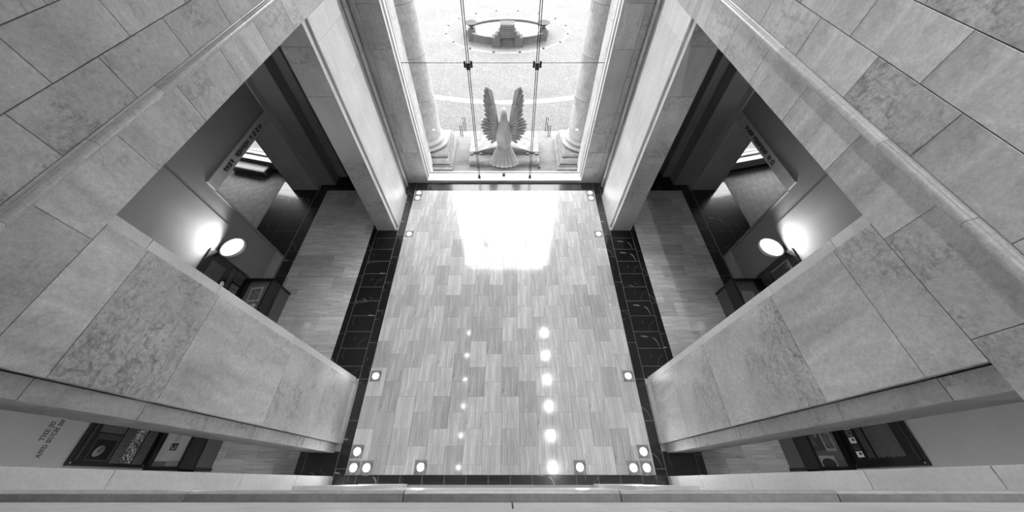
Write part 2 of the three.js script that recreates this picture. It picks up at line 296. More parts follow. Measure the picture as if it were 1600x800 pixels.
/* ------------------------------------------------------------------ front wall, jambs, glazing */
{
  const w = struct('wall_front', 'stone front wall framing the tall glazed opening');
  const core = [];
  for (const s of [-1, 1]) {
    core.push(span(s * (2.81 + 0.03), s * 3.95, -0.3, CEIL, -9.02, -10.05), span(s * 3.95, s * 7.9, -0.3, CEIL, -9.62, -10.05));
    for (let k = 0; k < 6; k++) {
      const y0 = COURSES[k] ?? HEAD, y1 = k < 5 ? COURSES[k + 1] : 8.2;
      slab(w, 'stone_block', [M.smooth, M.stone[1], M.stone[4]], 3.365 - 2.81, y1 - y0, [s * (3.365 + 2.81) / 2, (y0 + y1) / 2, FRONT], '+z');  // only darker stones here, painting in the shade of the front wall
      slab(w, 'stone_block', [M.smooth, M.stone[1], M.stone[4]], 3.52 - 3.365, y1 - y0, [s * (3.365 + 3.52) / 2, (y0 + y1) / 2, FRONT + 0.012], '+z', { d: 0.055 });
      slab(w, 'stone_block', [M.smooth, M.stone[1], M.stone[4]], 0.43, y1 - y0, [s * 3.585, (y0 + y1) / 2, -8.52], s < 0 ? '+x' : '-x', { d: 0.03 });
      const q = new THREE.CylinderGeometry(0.055, 0.055, y1 - y0 - GAP, 14);       // rounded angle moulding
      part(w, 'angle_moulding', join([q, mv(ubox(0.1, y1 - y0 - GAP, 0.16), s * 0.03, 0, -0.1)]), M.trim[0], [s * 3.56, (y0 + y1) / 2, -8.8]);
    }
    const J = (n, x, z0, z1, m) => part(w, n, span(s * x, s * (x + 0.08), 0, 8.2, z0, z1), m);
    J('jamb_strip', 2.8, -8.985, -9.06, M.pale[0]); J('jamb_groove', 2.845, -9.05, -9.27, M.stone[1]); J('jamb_strip', 2.805, -9.26, -9.395, M.pale[0]);
    J('jamb_bead', 2.82, -9.39, -9.45, M.frame); J('jamb_strip', 2.805, -9.445, -10.09, M.column);
  }
  core.push(span(-2.95, 2.95, 8.2, CEIL, -9.02, -10.05));
  part(w, 'core', join(core), M.stone[0]);
  const sill = struct('trim_4', 'pale stone sill along the foot of the glazing');
  part(sill, 'sill', span(-2.8, 2.8, 0, 0.1, -9.0, -9.5), M.pale[0]);
  part(sill, 'apron', span(-2.8, 2.8, 0, 0.085, -8.985, -9.0), M.stone[1]);
  const win = struct('window_1', 'frameless glazed wall of large clear panes');
  const xs = [-2.82, -0.93, 0.93, 2.82], ys = [0.1, 3.93, 8.2];
  for (let i = 0; i < 3; i++) for (let j = 0; j < 2; j++) part(win, 'pane', new THREE.PlaneGeometry(xs[i + 1] - xs[i] - 0.012, ys[j + 1] - ys[j] - 0.012), M.glass, [(xs[i] + xs[i + 1]) / 2, (ys[j] + ys[j + 1]) / 2, GLASS]);
  part(win, 'joint', join([span(-2.82, 2.82, 3.922, 3.938, GLASS - 0.006, GLASS + 0.006), span(-2.82, 2.82, 0.1, 0.115, GLASS - 0.012, GLASS + 0.012), span(-2.82, 2.82, 8.17, 8.2, GLASS - 0.02, GLASS + 0.02)]), M.greyPanel);
  for (const s of [-1, 1]) part(win, 'joint', span(s * 0.93 - 0.005, s * 0.93 + 0.005, 0.1, 8.2, GLASS - 0.005, GLASS + 0.005), M.greyPanel);
}
{ // cable stays holding the glass
  for (const s of [-1, 1]) {
    const t = thing('cable_stay', 'pair of dark steel cables with a glass clamp, standing on the stone sill', 'cable stay', [s * 0.93, 0.1, -9.15], 'cable stays behind the glass');
    for (const dx of [-0.026, 0.026]) part(t, 'cable', mv(new THREE.CylinderGeometry(0.011, 0.011, 8.08, 8), 0, 4.04, 0), M.cable, [dx, 0, 0]);
    part(t, 'foot', join([mv(new THREE.CylinderGeometry(0.026, 0.032, 0.12, 12), 0, 0.06, 0), mv(ubox(0.1, 0.015, 0.09), 0, 0.008, 0)]), M.cable);
    const cl = part(t, 'clamp', join([mv(ubox(0.11, 0.17, 0.07), 0, 0, 0), mv(new THREE.CylinderGeometry(0.03, 0.03, 0.2, 12).rotateX(Math.PI / 2), 0, 0.05, -0.13)]), M.cable, [0, 3.86, 0]);
    for (const dx of [-0.09, 0.09]) part(cl, 'clamp_plate', join([ubox(0.055, 0.17, 0.05), mv(new THREE.CylinderGeometry(0.014, 0.014, 0.2, 8).rotateX(Math.PI / 2), 0, 0, -0.12)]), M.frame, [dx, 0.05, 0]);
  }
  const b = thing('outlet_box', 'small black box at the foot of the glass behind the eagle', 'box', [-0.03, 0.1, -9.27]);
  part(b, 'housing', mv(ubox(0.1, 0.075, 0.08), 0, 0.0375, 0), M.frame); part(b, 'lid', mv(ubox(0.085, 0.012, 0.065), 0, 0.081, 0), M.greyPanel);
}

/* ------------------------------------------------------------------ floor uplights */
{
  const spots = [[-3.07, -8.454], [-3.07, -8.192], [-3.07, -6.55], [3.07, -8.454], [3.07, -8.192], [3.07, -6.55], [-3.07, -2.095], [3.07, -2.095], [-3.085, -0.525], [-3.085, -0.235], [-2.81, -0.235], [-1.68, -0.245], [3.06, -0.525], [2.78, -0.235], [3.06, -0.235], [1.66, -0.245]];
  const frame = (() => { const sh = new THREE.Shape(); const h = 0.127; sh.moveTo(-h, -h); sh.lineTo(h, -h); sh.lineTo(h, h); sh.lineTo(-h, h); sh.lineTo(-h, -h); const o = new THREE.Path(); o.absarc(0, 0, 0.08, 0, Math.PI * 2, true); sh.holes.push(o); return new THREE.ExtrudeGeometry(sh, { depth: 0.004, bevelEnabled: true, bevelSize: 0.001, bevelThickness: 0.001, bevelSegments: 1, curveSegments: 20 }).rotateX(-Math.PI / 2); })();
  const lens = new THREE.CylinderGeometry(0.076, 0.076, 0.003, 28), bez = new THREE.TorusGeometry(0.08, 0.004, 8, 28).rotateX(Math.PI / 2);
  const where = (x, z) => z < -8.3 ? ['by the glazing, the one of the pair nearer the sill', 'sill-side uplights'] : z < -8 ? ['by the glazing, the one of the pair farther from the sill', 'second uplights from the sill'] : z < -6 ? ['at the foot of the slim pale stone pillar', 'uplights at the pillar feet'] : z < -1 ? ['at the far corner of the broad stone pier', 'uplights at the pier corners'] : Math.abs(x) < 2 ? ['on its own beside the black back border', 'single uplights along the back border'] : z < -0.4 ? ['of a corner cluster, the one nearest the broad pier', 'cluster uplights by the pier'] : Math.abs(x) > 2.9 ? ['of a corner cluster, the one in the very corner', 'cluster uplights in the corners'] : ['of a corner cluster, the one farthest from the side border', 'inner cluster uplights'];
  for (const [x, z] of spots) {
    const [l1, g1] = where(x, z), t = thing('floor_uplight', 'glowing square-plated floor uplight ' + l1, 'uplight', [x, 0.001, z], g1);
    part(t, 'plate', frame, M.plate); part(t, 'bezel', bez, M.steel, [0, 0.004, 0]); part(t, 'lens', lens, M.upLens, [0, 0.004, 0]);
    const l = new THREE.SpotLight(0xffffff, UP_CD, 0, 1.2, 0.8, 2); l.position.set(0, 0.02, 0); l.target.position.set(0, 3, 0); l.castShadow = true; l.shadow.radius = 2.5; t.add(l, l.target);
  }
}
console.log('hall built');

/* ------------------------------------------------------------------ prints (flat artwork on boards) */
function canvasTex(w, h, draw) {
  const c = document.createElement('canvas'); c.width = w; c.height = h; const x = c.getContext('2d'); draw(x, w, h);
  const t = new THREE.CanvasTexture(c); t.colorSpace = THREE.SRGBColorSpace; return t;
}
const g8 = (v) => `rgb(${v},${v},${v})`;
function textRows(x, x0, y0, w, h, pitch, tone) {       // rows too small to read: broken strokes
  x.fillStyle = g8(tone);
  for (let y = y0; y < y0 + h - pitch * 0.4; y += pitch) for (let u = x0; u < x0 + w;) { const l = rr(4, 16); if (u + l > x0 + w) break; x.fillRect(u, y, l, pitch * 0.42); u += l + rr(2, 4); }
}
function speckle(x, x0, y0, w, h, n, lo, hi, s = 8) { for (let k = 0; k < n; k++) { x.fillStyle = g8(Math.round(rr(lo, hi))); x.fillRect(x0 + rr(0, w - s), y0 + rr(0, h - s), rr(2, s), rr(2, s)); } }
const printLeft = canvasTex(1024, 780, (x, w, h) => {
  x.fillStyle = g8(26); x.fillRect(0, 0, w, h);
  textRows(x, 40, 40, 600, 30, 30, 70);
  x.fillStyle = g8(48); x.fillRect(40, 110, 270, 240); x.fillStyle = g8(18); x.fillRect(56, 124, 200, 200);
  x.fillStyle = g8(110); x.beginPath(); x.ellipse(140, 200, 60, 42, 0.5, 0, 7); x.fill(); x.fillStyle = g8(70); x.beginPath(); x.ellipse(158, 214, 40, 26, 0.5, 0, 7); x.fill();
  textRows(x, 330, 100, 560, 250, 17, 120); textRows(x, 30, 370, 520, 170, 17, 120);
  x.fillStyle = g8(70); x.fillRect(30, 470, 430, 130); speckle(x, 30, 470, 430, 130, 420, 20, 215, 16);
  textRows(x, 30, 620, 420, 110, 17, 110); x.fillStyle = g8(85); x.fillRect(520, 560, 240, 150); speckle(x, 520, 560, 240, 150, 160, 50, 160, 22);
  x.fillStyle = g8(225); x.beginPath(); x.ellipse(640, 420, 46, 34, 0, 0, 7); x.fill(); textRows(x, 560, 460, 420, 90, 17, 110); textRows(x, 790, 560, 200, 160, 17, 110);
});
const printRight = canvasTex(1024, 780, (x, w, h) => {
  x.fillStyle = g8(24); x.fillRect(0, 0, w, h);
  textRows(x, 380, 40, 600, 26, 26, 60); textRows(x, 420, 150, 520, 300, 16, 120);
  x.fillStyle = g8(140); x.fillRect(100, 130, 300, 360); x.fillStyle = g8(62); x.fillRect(120, 200, 250, 290); for (let k = 0; k < 9; k++) { x.fillStyle = g8(40 + 20 * (k % 4)); x.fillRect(120 + k * 27, 150 + 14 * (k % 3), 20, 90); } x.fillStyle = g8(190); x.fillRect(360, 140, 40, 330);
  speckle(x, 120, 200, 250, 200, 120, 20, 100, 14);
  x.fillStyle = g8(30); x.fillRect(520, 590, 420, 110); for (let k = 0; k < 5; k++) { x.fillStyle = g8([170, 90, 200, 60, 190][k]); x.fillRect(540 + k * 78, 600, 66, 80); x.fillStyle = g8(40); x.fillRect(552 + k * 78, 616, 30, 30); }
  textRows(x, 60, 530, 420, 180, 16, 90); textRows(x, 540, 480, 400, 80, 16, 100);
});
const cardStamp = canvasTex(512, 512, (x, w, h) => {
  x.fillStyle = g8(228); x.fillRect(0, 0, w, h); x.fillStyle = g8(60); x.fillRect(190, 170, 130, 130); x.strokeStyle = g8(220); x.lineWidth = 14; x.beginPath(); x.arc(250, 235, 34, 0.4, 5.2); x.stroke(); textRows(x, 350, 180, 130, 110, 16, 130);
});
const cardText = canvasTex(512, 512, (x, w, h) => { x.fillStyle = g8(205); x.fillRect(0, 0, w, h); x.strokeStyle = g8(120); x.lineWidth = 8; x.strokeRect(14, 14, w - 28, h - 28); textRows(x, 50, 50, 410, 420, 26, 120); });
const cardHeading = canvasTex(512, 512, (x, w, h) => { x.fillStyle = g8(96); x.fillRect(0, 0, w, h); x.fillStyle = g8(220); x.font = 'bold 150px sans-serif'; x.fillText('H', 60, 220); textRows(x, 60, 280, 340, 160, 30, 150); });
const cardPortrait = canvasTex(512, 512, (x, w, h) => { x.fillStyle = g8(215); x.fillRect(0, 0, w, h); x.fillStyle = g8(62); x.beginPath(); x.ellipse(256, 256, 170, 215, 0, 0, 7); x.fill(); x.fillStyle = g8(88); x.beginPath(); x.ellipse(256, 256, 130, 175, 0, 0, 7); x.fill(); });
const cardPhoto = canvasTex(512, 512, (x, w, h) => { x.fillStyle = g8(200); x.fillRect(0, 0, w, h); x.fillStyle = g8(120); x.fillRect(60, 60, 390, 390); speckle(x, 60, 60, 390, 390, 160, 70, 190, 60); });
const pm = (t, r = 0.35) => new THREE.MeshStandardMaterial({ map: t, roughness: r });

/* ------------------------------------------------------------------ side corridors and the rooms beyond */
const font = await new FontLoader().loadAsync('fonts/droid/droid_serif_regular.typeface.json');
const ANG = 0.2527, WX = 8.32, WZ = -9.51;              // window wall of the far rooms runs at an angle
for (const s of [-1, 1]) {
  const side = s < 0 ? 'left' : 'right', inn = s < 0 ? '+x' : '-x', cor = s < 0 ? 'lettered-wall corridor' : 'plain-wall corridor';
  const S = (x0, x1, y0, y1, z0, z1) => span(s * x0, s * x1, y0, y1, z0, z1);
  // floor
  const f = struct('floor_' + side, `stone tiled corridor floor with black marble edging on the ${side}`);
  part(f, 'screed', S(XB - 0.4, 8.13, -0.4, -0.022, -9.64, 2), M.grout);
  part(f, 'grout', join([S(4.14, 4.298, -0.03, -0.0025, -9.64, 2), S(6.392, 8.12, -0.03, -0.0025, -9.4, 2)]), M.blackGrout);
  const zc = cuts(-8.57, 2, -8.57, 0.4085);
  zc.forEach((z, r) => { if (r + 1 >= zc.length) return; const xs = cuts(4.30, 6.39, 4.30 + (r % 3) * 0.23 - 0.67, 0.67); for (let k = 0; k + 1 < xs.length; k++) { const m = slab(f, 'floor_tile', M.floor, zc[r + 1] - z, xs[k + 1] - xs[k], [s * (xs[k] + xs[k + 1]) / 2, 0, (z + zc[r + 1]) / 2], 'up', { d: 0.022, ch: 0.0015, gap: 0.003 }); m.rotation.set(-Math.PI / 2, 0, Math.PI / 2); } });
  let zs = cuts(-8.57, 2, -8.57, 0.9);
  for (let k = 0; k + 1 < zs.length; k++) { const L = zs[k + 1] - zs[k], z = (zs[k] + zs[k + 1]) / 2; slab(f, 'border_tile', M.black, 0.16, L, [s * 4.22, 0, z], 'up', { d: 0.022, ch: 0.0015 }); slab(f, 'border_tile', M.black, 0.34, L, [s * 6.56, 0, z], 'up', { d: 0.022, ch: 0.0015 }); }
  slab(f, 'border_tile', M.black, 2.56, 0.35, [s * 5.42, 0, -8.745], 'up', { d: 0.022, ch: 0.0015 }); slab(f, 'border_tile', M.black, 2.56, 0.68, [s * 5.42, 0, -9.26], 'up', { d: 0.022, ch: 0.0015 });
  for (const [x0, x1] of [[6.74, 7.43], [7.43, 8.12]]) for (const [z0, z1] of cuts(-9.4, -4.6, -8.57, 0.95).map((z, i, a) => [z, a[i + 1]]).slice(0, -1)) slab(f, 'threshold_tile', M.black, x1 - x0, z1 - z0, [s * (x0 + x1) / 2, 0, (z0 + z1) / 2], 'up', { d: 0.022, ch: 0.0015 });
  part(f, 'carpet', S(8.13, 13, -0.4, 0.004, -11, -3.2), M.carpet);
  // corridor walls
  const w = struct('wall_corridor_' + side, `grey plaster corridor wall with a doorway on the ${side}`);
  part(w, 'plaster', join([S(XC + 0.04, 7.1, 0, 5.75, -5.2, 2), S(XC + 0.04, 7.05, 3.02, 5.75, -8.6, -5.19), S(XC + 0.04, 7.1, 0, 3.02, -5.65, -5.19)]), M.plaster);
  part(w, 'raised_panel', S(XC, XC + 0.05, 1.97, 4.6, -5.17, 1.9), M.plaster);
  part(w, 'dado_block', S(XC + 0.005, XC + 0.05, 0, 0.32, -5.65, -4.42), M.stone[1]);
  part(w, 'lintel', S(XC - 0.005, 7.07, 2.75, 3.02, -8.6, -5.62), M.smooth);
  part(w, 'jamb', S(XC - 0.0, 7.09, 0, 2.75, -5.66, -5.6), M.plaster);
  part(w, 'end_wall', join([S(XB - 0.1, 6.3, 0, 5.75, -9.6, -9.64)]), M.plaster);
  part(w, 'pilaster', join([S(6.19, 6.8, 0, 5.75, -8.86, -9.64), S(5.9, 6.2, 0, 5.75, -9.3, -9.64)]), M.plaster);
  for (let k = 0; k < 5; k++) slab(w, 'stone_block', M.smooth, 0.92, COURSES[k + 1] - COURSES[k] - 0.001, [s * 7.22, (COURSES[k] + COURSES[k + 1]) / 2, -8.6], '+z');
  part(w, 'door_pier', S(6.77, 7.67, 0, 5.75, -8.64, -9.5), M.smooth);
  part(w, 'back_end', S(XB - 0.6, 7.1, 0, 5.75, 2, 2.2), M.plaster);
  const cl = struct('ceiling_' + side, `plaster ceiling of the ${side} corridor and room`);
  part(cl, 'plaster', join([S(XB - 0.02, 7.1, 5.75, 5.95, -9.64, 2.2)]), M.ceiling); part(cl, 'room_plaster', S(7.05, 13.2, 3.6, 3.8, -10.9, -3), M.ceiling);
  for (const z of [-6.9, -2.4]) {
    const t = thing('corridor_downlight', `recessed ceiling downlight of the ${cor}, ${z < -5 ? 'nearer' : 'farther from'} the glazed front`, 'downlight', [s * 4.98, 5.75, z], 'corridor downlights');
    part(t, 'ring', new THREE.TorusGeometry(0.085, 0.014, 8, 24).rotateX(Math.PI / 2), M.white, [0, -0.006, 0]); part(t, 'lens', new THREE.CylinderGeometry(0.05, 0.05, 0.01, 20), M.lamp, [0, -0.006, 0]);
    const l = new THREE.SpotLight(0xffffff, CORRIDOR_CD, 0, 0.5, 0.9, 2); l.position.set(0, -0.03, 0); l.target.position.set(0, -4, 0); l.castShadow = true; l.shadow.radius = 3; t.add(l, l.target);
  }
  // lettering on the lintel, too worn by distance to read: dark raised strokes
  const let1 = thing('lintel_lettering', `dark raised lettering on the doorway lintel of the ${cor}`, 'lettering', [s * (XC - 0.005), 2.82, -7.1]);
  const letter = (z, wd, kind) => { const b = []; const q = (dz, y, lw, lh) => b.push(span(-s * 0.012, 0, y, y + lh, z + 7.1 + dz - lw / 2, z + 7.1 + dz + lw / 2)); q(-wd / 2 + 0.01, 0, 0.02, 0.105); if (kind !== 0) q(wd / 2 - 0.01, 0, 0.02, 0.105); if (kind !== 1) q(0, 0.087, wd, 0.018); if (kind === 2) q(0, 0, wd, 0.018); else q(0, 0.045, wd * 0.8, 0.018); part(let1, 'letter', join(b), M.frame); };
  if (s < 0) { [-6.2, -6.31, -6.42, -6.53].forEach((z, i) => letter(z, 0.07, i % 3)); for (let i = 0; i < 6; i++) letter(-6.77 - i * 0.112, 0.085, (i * 2) % 3); [-7.52, -7.71, -7.88, -8.05].forEach((z, i) => letter(z, 0.09, [0, 2, 2, 1][i])); }
  else { for (let i = 0; i < 4; i++) letter(-7.97 + i * 0.11, 0.085, i % 3); for (let i = 0; i < 7; i++) letter(-7.5 + i * 0.105, 0.08, (i * 2) % 3); [-6.68, -6.5].forEach((z, i) => letter(z, 0.09, i + 1)); }
  // far room: angled window wall
  const rw = struct('wall_room_' + side, `plaster room with an angled window wall beyond the ${side} corridor`);
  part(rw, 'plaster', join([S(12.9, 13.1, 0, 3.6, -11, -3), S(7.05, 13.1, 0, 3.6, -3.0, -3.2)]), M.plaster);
  const at = (u, v, y) => [s * (WX + Math.cos(ANG) * u + Math.sin(ANG) * v), y, WZ - Math.sin(ANG) * u + Math.cos(ANG) * v];   // u along the wall, v into the room
  const ab = (parent, n, m, u0, u1, y0, y1, v0, v1) => part(parent, n, ubox(u1 - u0, y1 - y0, v1 - v0), m, at((u0 + u1) / 2, (v0 + v1) / 2, (y0 + y1) / 2), [0, s * ANG, 0]);
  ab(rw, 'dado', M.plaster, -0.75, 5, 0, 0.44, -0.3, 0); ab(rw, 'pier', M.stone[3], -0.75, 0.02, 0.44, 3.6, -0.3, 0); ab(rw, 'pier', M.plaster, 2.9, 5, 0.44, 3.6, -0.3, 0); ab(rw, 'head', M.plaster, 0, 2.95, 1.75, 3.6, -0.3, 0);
  ab(rw, 'skirting', M.frame, -0.75, 5, 0.004, 0.09, 0, 0.015);
  const win = struct(s < 0 ? 'window_2' : 'window_3', `window with a white sill in the room beyond the ${side} corridor`);
  ab(win, 'window_sill', M.white, 0.02, 2.9, 0.44, 0.475, -0.29, 0.03); ab(win, 'frame_rail', M.frame, 0.02, 2.9, 0.475, 0.52, -0.25, -0.2); ab(win, 'frame_rail', M.frame, 0.02, 2.9, 0.66, 0.675, -0.24, -0.21); ab(win, 'frame_rail', M.frame, 0.02, 2.9, 1.71, 1.75, -0.25, -0.2);
  ab(win, 'frame_stile', M.frame, 0.02, 0.07, 0.475, 1.75, -0.25, -0.2); ab(win, 'frame_stile', M.frame, 2.85, 2.9, 0.475, 1.75, -0.25, -0.2); ab(win, 'pane', M.glass, 0.07, 2.85, 0.52, 1.71, -0.226, -0.224);
  if (s < 0) {
    const b = thing('radiator_bench', 'low bench-like heating unit with a finned top under the room window', 'radiator', at(1.15, 0.22, 0.004)); b.rotation.y = s * ANG;
    part(b, 'casing', mv(ubox(1.5, 0.26, 0.36), 0, 0.13, 0), M.greyPanel); part(b, 'rim', join([mv(ubox(1.54, 0.035, 0.05), 0, 0.278, 0.17), mv(ubox(1.54, 0.035, 0.05), 0, 0.278, -0.17), mv(ubox(0.05, 0.035, 0.3), 0.745, 0.278, 0), mv(ubox(0.05, 0.035, 0.3), -0.745, 0.278, 0)]), M.plaster);
    for (let k = 0; k < 34; k++) part(b, 'fin', ubox(0.022, 0.035, 0.3), M.white, [-0.7 + k * 0.0425, 0.277, 0]);
  }
  // sconce bowl
  const sc = thing('bowl_sconce', `glowing white bowl wall light beside the doorway of the ${cor}`, 'sconce', [s * (XC - 0.29), 1.9, -4.59]);
  const prof = []; for (let k = 0; k <= 14; k++) { const a = (k / 14) * Math.PI / 2; prof.push(new THREE.Vector2(0.02 + 0.258 * Math.sin(a), -0.17 * Math.cos(a))); } for (let k = 14; k >= 0; k--) { const a = (k / 14) * Math.PI / 2; prof.push(new THREE.Vector2(Math.max(0, 0.25 * Math.sin(a)), -0.155 * Math.cos(a))); }
  part(sc, 'bowl', new THREE.LatheGeometry(prof, 40), M.white);
  part(sc, 'diffuser', mv(new THREE.CylinderGeometry(0.255, 0.255, 0.012, 40), 0, -0.01, 0), M.bowlGlow);
  part(sc, 'bracket', join([mv(ubox(0.08, 0.05, 0.06), s * 0.26, -0.08, 0), mv(ubox(0.02, 0.2, 0.12), s * 0.315, -0.1, 0)]), M.steel);
  part(sc, 'finial', mv(new THREE.SphereGeometry(0.022, 12, 8), 0, -0.18, 0), M.steel);
  const pl = new THREE.SpotLight(0xffffff, SCONCE_CD * 4, 0, 1.5, 0.3, 2); pl.position.set(0, 0.03, 0); pl.target.position.set(0, 2, 0); pl.castShadow = true; pl.shadow.radius = 8; sc.add(pl, pl.target);
  // information panels
  for (const [z0, z1, where] of [[-1.7, -0.2, 'the one away from the glowing bowl'], [-4.43, -2.93, 'the one beside the glowing bowl']]) {
    const p = thing('information_panel', `black printed information panel of the ${cor}, ${where}`, 'panel', [s * (XC - 0.03), 0.79, (z0 + z1) / 2]);
    part(p, 'board', mv(ubox(0.03, 1.3, z1 - z0), 0, 0.65, 0), M.frame);
    const pr = part(p, 'print', new THREE.PlaneGeometry(z1 - z0 - 0.03, 1.27), pm(s < 0 ? printLeft : printRight, 0.22), [-s * 0.0165, 0.65, 0], FACE[inn]); pr.userData.label = 'printed face with columns of small text and pictures';
    for (const [a, b] of [[-1, 0.04], [1, 0.04], [-1, 1.26], [1, 1.26]]) part(p, 'standoff', new THREE.CylinderGeometry(0.013, 0.013, 0.05, 12).rotateZ(Math.PI / 2), M.brass, [s * 0.004, b, a * ((z1 - z0) / 2 - 0.04)]);
  }
  // display case
  const dc = thing('display_case', `long black glass-topped display case against the wall of the ${cor}`, 'display case', [s * 6.365, 0, -2.27]);
  const L = 4.2, D = 0.67, q = (x0, x1, y0, y1, z0, z1) => S(x0, x1, y0, y1, z0, z1);
  part(dc, 'body', join([q(-D / 2, -D / 2 + 0.02, 0.45, 0.8, -L / 2, L / 2), q(D / 2 - 0.02, D / 2, 0.45, 0.8, -L / 2, L / 2), q(-D / 2, D / 2, 0.45, 0.8, -L / 2, -L / 2 + 0.02), q(-D / 2, D / 2, 0.45, 0.8, L / 2 - 0.02, L / 2), q(-D / 2, D / 2, 0.45, 0.47, -L / 2, L / 2)]), M.frame);
  part(dc, 'frame', join([q(-D / 2, -D / 2 + 0.05, 0.8, 0.82, -L / 2, L / 2), q(D / 2 - 0.05, D / 2, 0.8, 0.82, -L / 2, L / 2), q(-D / 2, D / 2, 0.8, 0.82, -L / 2, -L / 2 + 0.06), q(-D / 2, D / 2, 0.8, 0.82, L / 2 - 0.06, L / 2)]), M.frame);
  part(dc, 'glass_top', mv(ubox(D - 0.1, 0.004, L - 0.12), 0, 0.815, 0), M.glass);
  part(dc, 'deck', mv(ubox(D - 0.05, 0.02, L - 0.05), 0, 0.7, 0), M.plaster);
  for (const a of [-1, 1]) for (const b of [-1, 1]) part(dc, 'leg', mv(ubox(0.05, 0.45, 0.05), 0, 0.225, 0), M.frame, [a * (D / 2 - 0.025), 0, b * (L / 2 - 0.03)]);
  part(dc, 'lower_panel', q(-D / 2 + 0.02, -D / 2 + 0.035, 0.01, 0.45, -L / 2 + 0.05, L / 2 - 0.05), M.greyPanel);
  const card = (n, t, lab, x, z, wd, ln, tilt = 0) => { const c = thing(n, lab, 'card', [s * x, 0.71, z]); part(c, 'board', mv(ubox(wd, 0.006, ln), 0, 0.003, 0), M.white); const p = part(c, 'face', new THREE.PlaneGeometry(ln, wd), pm(t, 0.6), [0, 0.0065, 0]); p.rotation.set(-Math.PI / 2, 0, s < 0 ? Math.PI / 2 : -Math.PI / 2); c.rotation.y = tilt; };
  if (s < 0) {
    card('exhibit_card', cardStamp, 'white card with a dark square emblem in the lettered-wall display case', 6.4, -0.56, 0.52, 0.48); card('exhibit_card', cardText, 'framed text card lying by the emblem card in the lettered-wall display case', 6.3, -0.24, 0.22, 0.14);
    card('exhibit_card', cardPhoto, 'mottled photograph card at the far end of the lettered-wall display case', 6.4, -3.95, 0.3, 0.42, 0.1);
    const v = thing('exhibit_vase', 'small pale vase lying in shadow at the far end of the lettered-wall display case', 'vase', [-6.28, 0.71, -3.62]);
    part(v, 'body', new THREE.LatheGeometry([[0, 0], [0.03, 0], [0.05, 0.02], [0.045, 0.05], [0.02, 0.07], [0.028, 0.085]].map((p) => new THREE.Vector2(...p)), 20), M.white);
  } else {
    card('exhibit_card', cardHeading, 'grey heading card with a large letter H in the plain-wall display case', 6.26, -0.66, 0.26, 0.34); card('exhibit_card', cardPhoto, 'pale photograph card beside the heading card in the plain-wall display case', 6.5, -0.66, 0.2, 0.34); card('exhibit_card', cardPortrait, 'white card with a dark oval medallion in the plain-wall display case', 6.33, -0.28, 0.3, 0.26);
    card('exhibit_card', cardText, 'text sheet at the far end of the plain-wall display case', 6.35, -3.85, 0.3, 0.4, -0.1);
  }
  // wall lettering above the near panel (only the left wall shows it)
  if (s < 0) {
    const wl = thing('wall_lettering', 'dark serif lettering in two lines on the plaster above the information panel', 'lettering', [-(XC - 0.001), 2.45, -0.3]);
    const line = (txt, z, y, size) => { const g = new TextGeometry(txt, { font, size, depth: 0.004, curveSegments: 4 }); part(wl, 'text_line', g, M.frame, [0, y, z], [0, Math.PI / 2, 0]); };
    line('THE JU', -0.19, 0.1, 0.056); line('AND SUCH IN', 0.02, 0, 0.056);
  }
}
console.log('corridors built');

